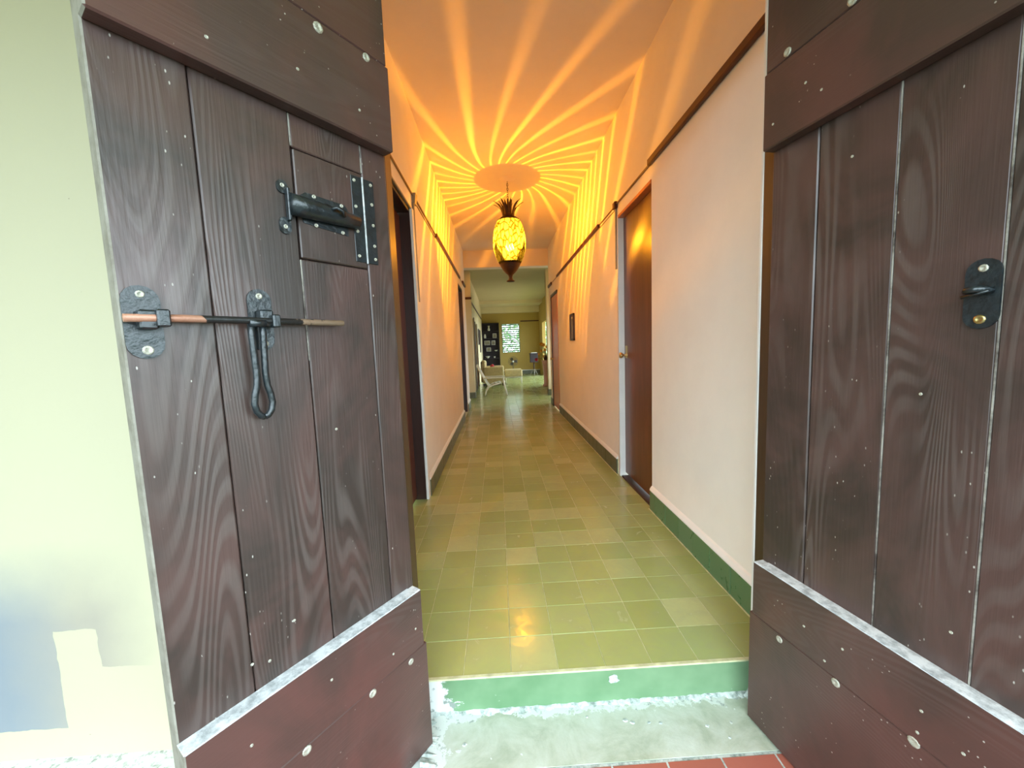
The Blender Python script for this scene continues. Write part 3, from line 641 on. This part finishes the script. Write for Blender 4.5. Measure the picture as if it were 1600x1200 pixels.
# bulbs
mb_, ntb, bb = mat('lit_bulb'); ntb.nodes.remove(bb); em = N(ntb, 'ShaderNodeEmission'); em.inputs[0].default_value = (1, .82, .5, 1); setin(em, 1, 300.0); L(ntb, em.outputs[0], ntb.nodes['Material Output'].inputs[0]); M['bulb'] = mb_
hold = MB()
for k in range(3):
    a = 2 * PI * k / 3 + PI / 2; cx_, cy_ = 0.042 * math.cos(a), 0.042 * math.sin(a)
    MB().lathe([(0.002, -0.035), (0.014, -0.03), (0.023, -0.006), (0.019, 0.018), (0.008, 0.040), (0.001, 0.058)], 12).build('bulb', 'bulb', lp, (cx_, cy_, 2.635))
    hold.tube([(cx_, cy_, 2.582), (cx_, cy_, 2.56), (0, 0, 2.53)], 0.006, 8)
hold.tube([(0, 0, 2.44), (0, 0, 2.54)], 0.006, 8); hold.build('bulb_holder', 'brass', lp)
pl_ = bpy.data.lights.new('bulb_light', 'POINT'); pl_.energy = LAMP_POWER; pl_.color = (1.0, 0.86, 0.62); pl_.shadow_soft_size = 0.003
plo = bpy.data.objects.new('bulb_light', pl_); COL.objects.link(plo); plo.location = (0, 0, 2.69); plo.parent = lp

# ------------------------------------------------------------------ small framed picture in the hall
pf_ = empty('picture_frame', (R, 6.12, 1.62)); tag(pf_, 'narrow dark framed picture hanging on the right hall wall', 'picture')
w_, h_ = 0.15, 0.21
fr = MB()
for (a, b_) in [((-w_, -h_), (w_, -h_ + .03)), ((-w_, h_ - .03), (w_, h_)), ((-w_, -h_), (-w_ + .03, h_)), ((w_ - .03, -h_), (w_, h_))]: fr.cbox((-0.028, a[0], a[1]), (-0.001, b_[0], b_[1]), 0.003)
fr.build('frame', 'jamb', pf_); MB().box((-0.012, -w_ + .03, -h_ + .03), (-0.006, w_ - .03, h_ - .03)).build('print', 'photo', pf_)
MB().box((-0.0135, -0.06, 0.135), (-0.0125, 0.06, 0.16)).build('paper_label', 'paper', pf_)

# ------------------------------------------------------------------ living room shell
BY = 18.6
wb = MB(); wx0, wx1, wz0, wz1 = 0.22, 1.07, 1.05, 2.42
wb.box((-0.95, BY, -0.1), (wx0, BY + 0.15, 3.4)).box((wx1, BY, -0.1), (2.2, BY + 0.15, 3.4)).box((wx0, BY, -0.1), (wx1, BY + 0.15, wz0)).box((wx0, BY, wz1), (wx1, BY + 0.15, 3.4))
struct('wall_back', wb, ['olive'])
struct('trim_15', MB().cbox((1.12, BY - 0.03, 2.50), (2.0, BY, 2.55), 0.005), ['rail'])
struct('baseboard_back', MB().cbox((-0.72, BY - 0.02, 0), (2.0, BY, 0.17), 0.004), ['baseold'])
struct('trim_16', MB().cbox((-0.72, BY - 0.022, 0.171), (2.0, BY, 0.20), 0.004), ['white'])
lwall = MB(); lwall.box((-0.88, 10.55, -0.1), (-0.72, 11.2, 3.34)).box((-0.88, 11.2, 2.25), (-0.72, 12.2, 3.34)).box((-0.88, 12.2, -0.1), (-0.72, 12.7, 3.34)).box((-0.88, 12.7, 2.15), (-0.72, 13.8, 3.34)).box((-0.88, 13.8, -0.1), (-0.72, BY, 3.34))
struct('wall_living_left', lwall, ['cream'])
for i, (a, b_, h) in enumerate([(11.2, 12.2, 2.25), (12.7, 13.8, 2.15)]):
    dd = empty('door_%d' % (7 + i), (-0.80, (a + b_) / 2, 0)); dd['kind'] = 'structure'; k = (b_ - a) / 2
    MB().cbox((-0.02, -k, 0), (0.02, k, h), 0.004).build('door_slab', 'jamb', dd)
    MB().cbox((0.075, -k - 0.04, 0), (0.10, -k, h + 0.04), 0.003).cbox((0.075, k, 0), (0.10, k + 0.04, h + 0.04), 0.003).build('door_frame', 'jamb', dd)
pi = MB(); pi.box((-1.9, 10.35, 0.0), (-0.655, 10.55, 3.34)); struct('wall_pier_left', pi, ['cream'])
struct('wall_pier_right', MB().box((1.335, 10.35, 0.0), (2.3, 10.55, 3.34)), ['cream'])
struct('baseboard_pier_left', MB().cbox((-1.9, 10.335, 0), (-0.645, 10.56, 0.16), 0.004), ['baseold'])
struct('baseboard_pier_right', MB().cbox((1.325, 10.335, 0), (2.3, 10.56, 0.16), 0.004), ['baseold'])
struct('trim_17', MB().cbox((-1.9, 10.32, 2.62), (-0.64, 10.35, 2.68), 0.004).cbox((-0.72, 10.56, 2.62), (-0.695, 18.0, 2.67), 0.004), ['rail'])
rw = MB(); rw.box((2.0, 17.25, -0.1), (2.15, BY, 3.34)).box((2.0, 12.9, 2.35), (2.15, 17.25, 3.34)).box((2.0, 10.55, -0.1), (2.15, 12.9, 3.34)); struct('wall_living_right', rw, ['olive'])
struct('wall_unseen_left', MB().box((-2.05, HE, -0.1), (-1.9, 10.55, 3.34)), ['cream'])  # unseen wall added to keep daylight out of the passage
struct('wall_unseen_right', MB().box((2.3, HE, -0.1), (2.45, 10.55, 0.7)).box((2.3, HE, 2.2), (2.45, 10.55, 3.34)), ['cream'])  # unseen wall added to dim the passage, its opening sized to light the piers
struct('wall_passage_front', MB().box((R + 0.16, HE - 0.15, -0.1), (2.45, HE, 3.5)).box((-2.05, HE - 0.15, -0.1), (LW - 0.16, HE, 3.5)), ['cream'])
# louvered window
wn = empty('window_1', ((wx0 + wx1) / 2, BY, (wz0 + wz1) / 2)); wn['kind'] = 'structure'
hw, hh = (wx1 - wx0) / 2, (wz1 - wz0) / 2
fm = MB()
for a, b_ in [((-hw, -hh), (-hw + .03, hh)), ((hw - .03, -hh), (hw, hh)), ((-hw, -hh), (hw, -hh + .03)), ((-hw, hh - .03), (hw, hh)), ((-.012, -hh), (.012, hh))]: fm.cbox((a[0], -0.01, a[1]), (b_[0], 0.10, b_[1]), 0.004)
fm.build('window_frame', 'slat', wn)
for k in range(13):
    z = -hh + 0.08 + k * 0.102
    o = MB().cbox((-hw + .03, -0.045, -0.003), (hw - .03, 0.045, 0.003), 0.001).build('louver_slat', 'slat', wn, (0, 0.04, z)); o.rotation_euler = (math.radians(-32), 0, 0)
# ------------------------------------------------------------------ bookcase
bc = empty('bookcase', (-0.31, 18.40, 0)); tag(bc, 'tall dark bookcase with small ornaments against the olive back wall', 'bookcase')
mb = MB(); mb.cbox((-0.38, 0.14, 0), (0.38, 0.18, 2.45), 0.003); mb.build('back_panel', 'darkwood', bc)
MB().cbox((-0.40, -0.17, 0), (-0.37, 0.18, 2.47), 0.003).build('side_panel', 'darkwood', bc); MB().cbox((0.37, -0.17, 0), (0.40, 0.18, 2.47), 0.003).build('side_panel', 'darkwood', bc)
for z in (0.08, 0.45, 0.80, 1.12, 1.42, 1.74, 2.08, 2.44): MB().cbox((-0.37, -0.16, z), (0.37, 0.15, z + 0.025), 0.003).build('shelf', 'darkwood', bc)
def ornament(name, label, x, z, prof, matn):
    o = MB().lathe(prof, 12).build(name, matn, None, (-0.31 + x, 18.30, z)); tag(o, label, 'ornament')
ornament('vase', 'pale glass vase alone on the top shelf of the bookcase', -0.08, 2.106, [(0.0, 0), (0.05, 0.0), (0.06, 0.08), (0.03, 0.14), (0.05, 0.24), (0.0, 0.24)], 'paper')
ornament('jar', 'small pale jar at the left on the second bookcase shelf', -0.27, 1.766, [(0.0, 0), (0.05, 0), (0.055, 0.1), (0.035, 0.16), (0.04, 0.19), (0, 0.19)], 'paper')
def tabletop_frame(name, label, x, z, w, h):
    r_ = empty(name, (-0.31 + x, 18.31, z)); tag(r_, label, 'picture', 'photo frames on the bookcase shelves'); mb = MB()
    for a, b_ in [((-w, 0), (-w + .015, h)), ((w - .015, 0), (w, h)), ((-w, 0), (w, .015)), ((-w, h - .015), (w, h))]: mb.cbox((a[0], -.01, a[1]), (b_[0], .01, b_[1]), .003)
    mb.build('frame', 'paper', r_); MB().box((-w + .012, -.004, .012), (w - .012, .004, h - .012)).build('print', 'photo', r_)
tabletop_frame('photo_frame', 'pale photo frame at the right on the second bookcase shelf', 0.18, 1.766, 0.09, 0.21)
tabletop_frame('photo_frame', 'wide pale photo frame on the third bookcase shelf', -0.18, 1.446, 0.13, 0.20)
tabletop_frame('photo_frame', 'narrow pale photo frame right of the wide one on the third bookcase shelf', 0.11, 1.446, 0.09, 0.20)
tabletop_frame('photo_frame', 'pale photo frame on the fourth bookcase shelf', -0.12, 1.146, 0.10, 0.18)
ornament('dish', 'small grey dish at the right on the fourth bookcase shelf', 0.22, 1.146, [(0.0, 0), (0.04, 0), (0.08, 0.05), (0.085, 0.055), (0.0, 0.02)], 'paper')
ornament('bowl', 'pale bowl at the left on the fifth bookcase shelf', -0.18, 0.826, [(0.0, 0), (0.04, 0), (0.10, 0.08), (0.11, 0.1), (0.0, 0.03)], 'paper')
ornament('cup', 'small pale cup at the right on the fifth bookcase shelf', 0.14, 0.826, [(0.0, 0), (0.03, 0), (0.045, 0.07), (0.04, 0.075), (0.0, 0.02)], 'paper')
# ------------------------------------------------------------------ white plastic garden chair
gc = empty('garden_chair', (-0.13, 10.95, 0)); tag(gc, 'white moulded plastic armchair with slatted back at the far end of the hall', 'chair')
for y_ in (-0.27, 0.27):
    MB().tube([(-0.28, y_, 0.0), (-0.25, y_, 0.13), (-0.17, y_, 0.25), (-0.03, y_, 0.31), (0.16, y_, 0.35)], [0.020, 0.022, 0.024, 0.022, 0.022], 8).build('rear_leg', 'plastic', gc)
    MB().tube([(0.34, y_, 0.0), (0.30, y_, 0.16), (0.26, y_, 0.34), (0.24, y_, 0.49)], [0.022, 0.024, 0.025, 0.022], 8).build('front_leg', 'plastic', gc)
    MB().cbox((-0.32, y_ - 0.045, 0.49), (0.31, y_ + 0.045, 0.515), 0.008).build('armrest', 'plastic', gc)
    MB().tube([(-0.30, y_, 0.49), (-0.24, y_, 0.38), (-0.16, y_, 0.27)], 0.016, 8).build('arm_strut', 'plastic', gc)
for k in range(5):
    o = MB().cbox((-0.012, -0.23, -0.035), (0.012, 0.23, 0.035), 0.005).build('seat_slat', 'plastic', gc, (-0.16 + k * 0.105, 0, 0.27 + k * 0.024)); o.rotation_euler = (0, math.radians(-78), 0)
for k in range(6):
    y_ = -0.215 + k * 0.086
    MB().tube([(-0.17, y_, 0.25), (-0.30, y_ * 1.04, 0.50), (-0.47, y_ * 1.1, 0.84 + 0.05 * (1 - abs(k - 2.5) / 2.5))], [0.022, 0.026, 0.022], 6).build('back_slat', 'plastic', gc)
MB().tube([(-0.34, -0.24, 0.55), (-0.34, 0.24, 0.55)], 0.016, 8).tube([(-0.44, -0.25, 0.74), (-0.44, 0.25, 0.74)], 0.016, 8).build('back_rail', 'plastic', gc)
# ------------------------------------------------------------------ cream armchair and ottoman
ac = empty('armchair', (-0.20, 13.9, 0)); tag(ac, 'boxy cream upholstered armchair behind the white plastic chair', 'armchair')
MB().cbox((-0.36, -0.35, 0.10), (0.36, 0.35, 0.34), 0.02).build('seat_base', 'cushion', ac)
MB().cbox((-0.26, -0.27, 0.34), (0.38, 0.27, 0.47), 0.04).build('seat_cushion', 'cushion', ac)
for s_ in (-1, 1): MB().cbox((-0.34, s_ * 0.36 - 0.07, 0.08), (0.38, s_ * 0.36 + 0.07, 0.66), 0.03).build('armrest', 'cushion', ac)
MB().cbox((-0.43, -0.34, 0.10), (-0.24, 0.34, 0.88), 0.05).build('backrest', 'cushion', ac)
for x_ in (-0.33, 0.33):
    for y_ in (-0.36, 0.36): MB().cbox((x_ - .025, y_ - .025, 0), (x_ + .025, y_ + .025, 0.085), 0.004).build('leg', 'jamb', ac)
cu = MB().cbox((-0.12, -0.18, -0.07), (0.12, 0.18, 0.07), 0.05).build('cushion', 'red', None, (-0.25, 13.9, 0.62)); cu.rotation_euler = (0, math.radians(-65), 0); tag(cu, 'dark red patterned cushion lying on the cream armchair', 'cushion')
ot = empty('ottoman', (0.52, 13.9, 0)); tag(ot, 'long cream ottoman bench with thin legs right of the cream armchair', 'ottoman')
MB().cbox((-0.31, -0.28, 0.28), (0.31, 0.28, 0.53), 0.03).build('cushion_top', 'cushion', ot); MB().cbox((-0.30, -0.27, 0.24), (0.30, 0.27, 0.285), 0.006).build('frame', 'plastic', ot)
for x_ in (-0.28, 0.28):
    for y_ in (-0.25, 0.25): MB().tube([(x_, y_, 0), (x_, y_, 0.25)], [0.014, 0.02], 8).build('leg', 'plastic', ot)
# ------------------------------------------------------------------ fan
fn = empty('pedestal_fan', (0.63, 16.6, 0)); tag(fn, 'grey round pedestal fan standing before the olive back wall under the window', 'fan')
M['fan'] = simple('grey_fan_metal', (0.07, 0.06, 0.045), 0.4, 0.5)
MB().lathe([(0.0, 0), (0.19, 0), (0.19, 0.02), (0.05, 0.04), (0.0, 0.04)], 20).build('base', 'fan', fn); MB().tube([(0, 0.05, 0.03), (0, 0.05, 0.66)], 0.014, 8).build('pole', 'fan', fn)
g = MB()
for r_, y_ in ((0.20, 0.0), (0.15, -0.04), (0.10, -0.055), (0.05, -0.06), (0.20, 0.03)):
    g.tube([(r_ * math.cos(t), y_, 0.70 + r_ * math.sin(t)) for t in [2 * PI * i / 28 for i in range(29)]], 0.007, 5, cap=False)
for k in range(16):
    a = 2 * PI * k / 16; g.tube([(0.03 * math.cos(a), -0.062, 0.70 + 0.03 * math.sin(a)), (0.15 * math.cos(a), -0.04, 0.70 + 0.15 * math.sin(a)), (0.20 * math.cos(a), 0, 0.70 + 0.20 * math.sin(a))], 0.0045, 4)
g.build('grille', 'fan', fn)
for k in range(3):
    a = 2 * PI * k / 3; vs = []
    for rr, ww in ((0.03, 0.02), (0.10, 0.06), (0.17, 0.05)):
        for s_ in (-1, 1): vs.append((rr * math.cos(a) - s_ * ww * math.sin(a), -0.01 + s_ * 0.012, 0.70 + rr * math.sin(a) + s_ * ww * math.cos(a)))
    vs2 = [(x, y + .004, z) for x, y, z in vs]
    MB().add(vs + vs2, [(0, 1, 3, 2), (2, 3, 5, 4), (6, 8, 9, 7), (8, 10, 11, 9), (0, 2, 8, 6), (2, 4, 10, 8), (1, 7, 9, 3), (3, 9, 11, 5), (4, 5, 11, 10), (0, 6, 7, 1)]).build('fan_blade', 'fan', fn)
MB().lathe([(0.0, -0.02), (0.035, -0.015), (0.04, 0.0), (0.05, 0.08), (0.0, 0.1)], 14).build('motor', 'paper', fn, (0, -0.055, 0.70)).rotation_euler = (math.radians(-90), 0, 0)
# ------------------------------------------------------------------ dark cabinet on a stand
cb = empty('cabinet_stand', (1.58, 17.2, 0)); tag(cb, 'small dark cabinet on a pedestal with splayed legs in the far corner', 'cabinet')
MB().cbox((-0.17, -0.16, 0.60), (0.17, 0.16, 0.98), 0.006).build('cabinet_box', 'darkwood', cb); MB().cbox((-0.20, -0.18, 0.98), (0.20, 0.18, 1.005), 0.004).build('top', 'darkwood', cb)
MB().tube([(0, 0, 0.28), (0, 0, 0.60)], [0.03, 0.025], 8).build('column', 'jamb', cb)
for a in (0.5, 2.6, 4.7): MB().tube([(0, 0, 0.32), (0.10 * math.cos(a), 0.10 * math.sin(a), 0.2), (0.2 * math.cos(a), 0.2 * math.sin(a), 0.0)], 0.012, 6).build('leg', 'conduit', cb)
MB().cbox((-0.12, -0.1, 0), (0.14, 0.1, 0.035), 0.004).build('book', 'paper', None, (1.58, 17.2, 1.006)); tag(bpy.data.objects['book'], 'pale book lying on top of the small dark cabinet', 'book')
# ------------------------------------------------------------------ flowers on pink pedestal
pd = MB().lathe([(0.0, 0), (0.11, 0), (0.12, 0.03), (0.075, 0.10), (0.085, 0.45), (0.115, 0.80), (0.135, 0.84), (0.13, 0.86), (0.0, 0.86)], 20).build('pedestal', 'pink', None, (1.545, 12.6, 0.0)); tag(pd, 'pink glazed tapering pedestal under the flowers by the patio opening', 'pedestal')
vsx = empty('flower_vase', (1.545, 12.6, 0.861)); tag(vsx, 'vase of yellow, orange and red flowers on the pink pedestal', 'flowers')
MB().lathe([(0.0, 0), (0.05, 0), (0.075, 0.06), (0.05, 0.13), (0.06, 0.16), (0.0, 0.14)], 16).build('vase', 'bronze', vsx)
random.seed(3)
for k, (dx, dz, r_, mm) in enumerate([(-0.13, 0.52, .075, 'petal_y'), (-0.06, 0.50, .07, 'petal_y'), (-0.02, 0.33, .06, 'petal_y'), (0.06, 0.43, .07, 'petal_y'), (-0.14, 0.30, .05, 'petal_y'), (-0.31, 0.03, .065, 'petal_r'), (-0.22, 0.20, .05, 'petal_y'), (0.10, 0.25, .06, 'petal_y'), (-0.05, 0.13, .05, 'petal_y')]):
    dy = random.uniform(-.06, .06)
    MB().tube([(0, 0, 0.12), (dx * .4, dy * .5, 0.12 + (dz - .12) * .6), (dx, dy, dz)], 0.006, 5).build('stem', 'stem', vsx)
    fb = MB()
    for q in range(7):
        a = 2 * PI * q / 7; c = Vector((dx, dy, dz)); u = Vector((math.cos(a), -0.5, math.sin(a))); t = Vector((-math.sin(a), 0, math.cos(a)))
        p = [c, c + u * r_ * .55 + t * r_ * .35, c + u * r_, c + u * r_ * .55 - t * r_ * .35]; off = Vector((0, .005, 0))
        fb.add(p + [x + off for x in p], [(0, 1, 2, 3), (4, 7, 6, 5), (0, 4, 5, 1), (1, 5, 6, 2), (2, 6, 7, 3), (3, 7, 4, 0)])
    fb.build('blossom', mm, vsx)
lf = MB()
for k in range(16):
    a = random.uniform(0, 6.28); c = Vector((random.uniform(-.16, .1), random.uniform(-.08, .08), random.uniform(.08, .38))); u = Vector((math.cos(a), 0.2, math.sin(a))); t = Vector((-math.sin(a), .1, math.cos(a)))
    p = [c, c + u * .05 + t * .02, c + u * .11, c + u * .05 - t * .02]; off = Vector((0, .004, 0)); lf.add(p + [x + off for x in p], [(0, 1, 2, 3), (4, 7, 6, 5), (0, 4, 5, 1), (1, 5, 6, 2), (2, 6, 7, 3), (3, 7, 4, 0)])
lf.build('leaves', 'leaf', vsx)
# frames on the living room's left wall
for (y_, z_, w_, h_, lab) in [(14.8, 1.75, 0.22, 0.30, 'dark framed picture on the left living room wall, nearer one'), (15.9, 1.6, 0.2, 0.45, 'dark framed picture on the left living room wall, farther one')]:
    r_ = empty('picture_frame', (-0.72, y_, z_)); tag(r_, lab, 'picture', 'pictures on the left living room wall'); mb = MB()
    for a, b_ in [((-w_, -h_), (w_, -h_ + .03)), ((-w_, h_ - .03), (w_, h_)), ((-w_, -h_), (-w_ + .03, h_)), ((w_ - .03, -h_), (w_, h_))]: mb.cbox((0.001, a[0], a[1]), (0.03, b_[0], b_[1]), 0.003)
    mb.build('frame', 'jamb', r_); MB().box((0.004, -w_ + .03, -h_ + .03), (0.010, w_ - .03, h_ - .03)).build('print', 'photo', r_)
# ------------------------------------------------------------------ patio, hedge
struct('patio_ground', MB().box((2.15, 9.0, -0.30), (9, 24, -0.02)), ['terrace'])
random.seed(9)
def hedge(name, label, x0, x1, y0, y1, h, n, sz):
    mb = MB()
    for k in range(n):
        c = Vector((random.uniform(x0, x1), random.uniform(y0, y1), random.uniform(-0.3, h))); u = Vector((random.gauss(0, 1), random.gauss(0, 1), random.gauss(0, 1))).normalized(); t = u.cross(Vector((random.gauss(0, 1), random.gauss(0, 1), random.gauss(0, 1)))).normalized()
        s_ = sz * random.uniform(.6, 1.3); mb.add([c, c + u * s_ * .5 + t * s_ * .3, c + u * s_, c + u * s_ * .5 - t * s_ * .3], [(0, 1, 2, 3)])
    o = mb.build(name, 'leaf'); tag(o, label, 'shrub', kind='stuff'); return o
hedge('hedge', 'bright green leafy shrubbery beyond the louvered window', -1.5, 1.5, 22.5, 23.5, 3.0, 1900, 0.22)
hedge('hedge', 'bright green leafy shrubbery beyond the patio opening', 2.2, 6.0, 21.0, 22.5, 3.6, 4200, 0.22)
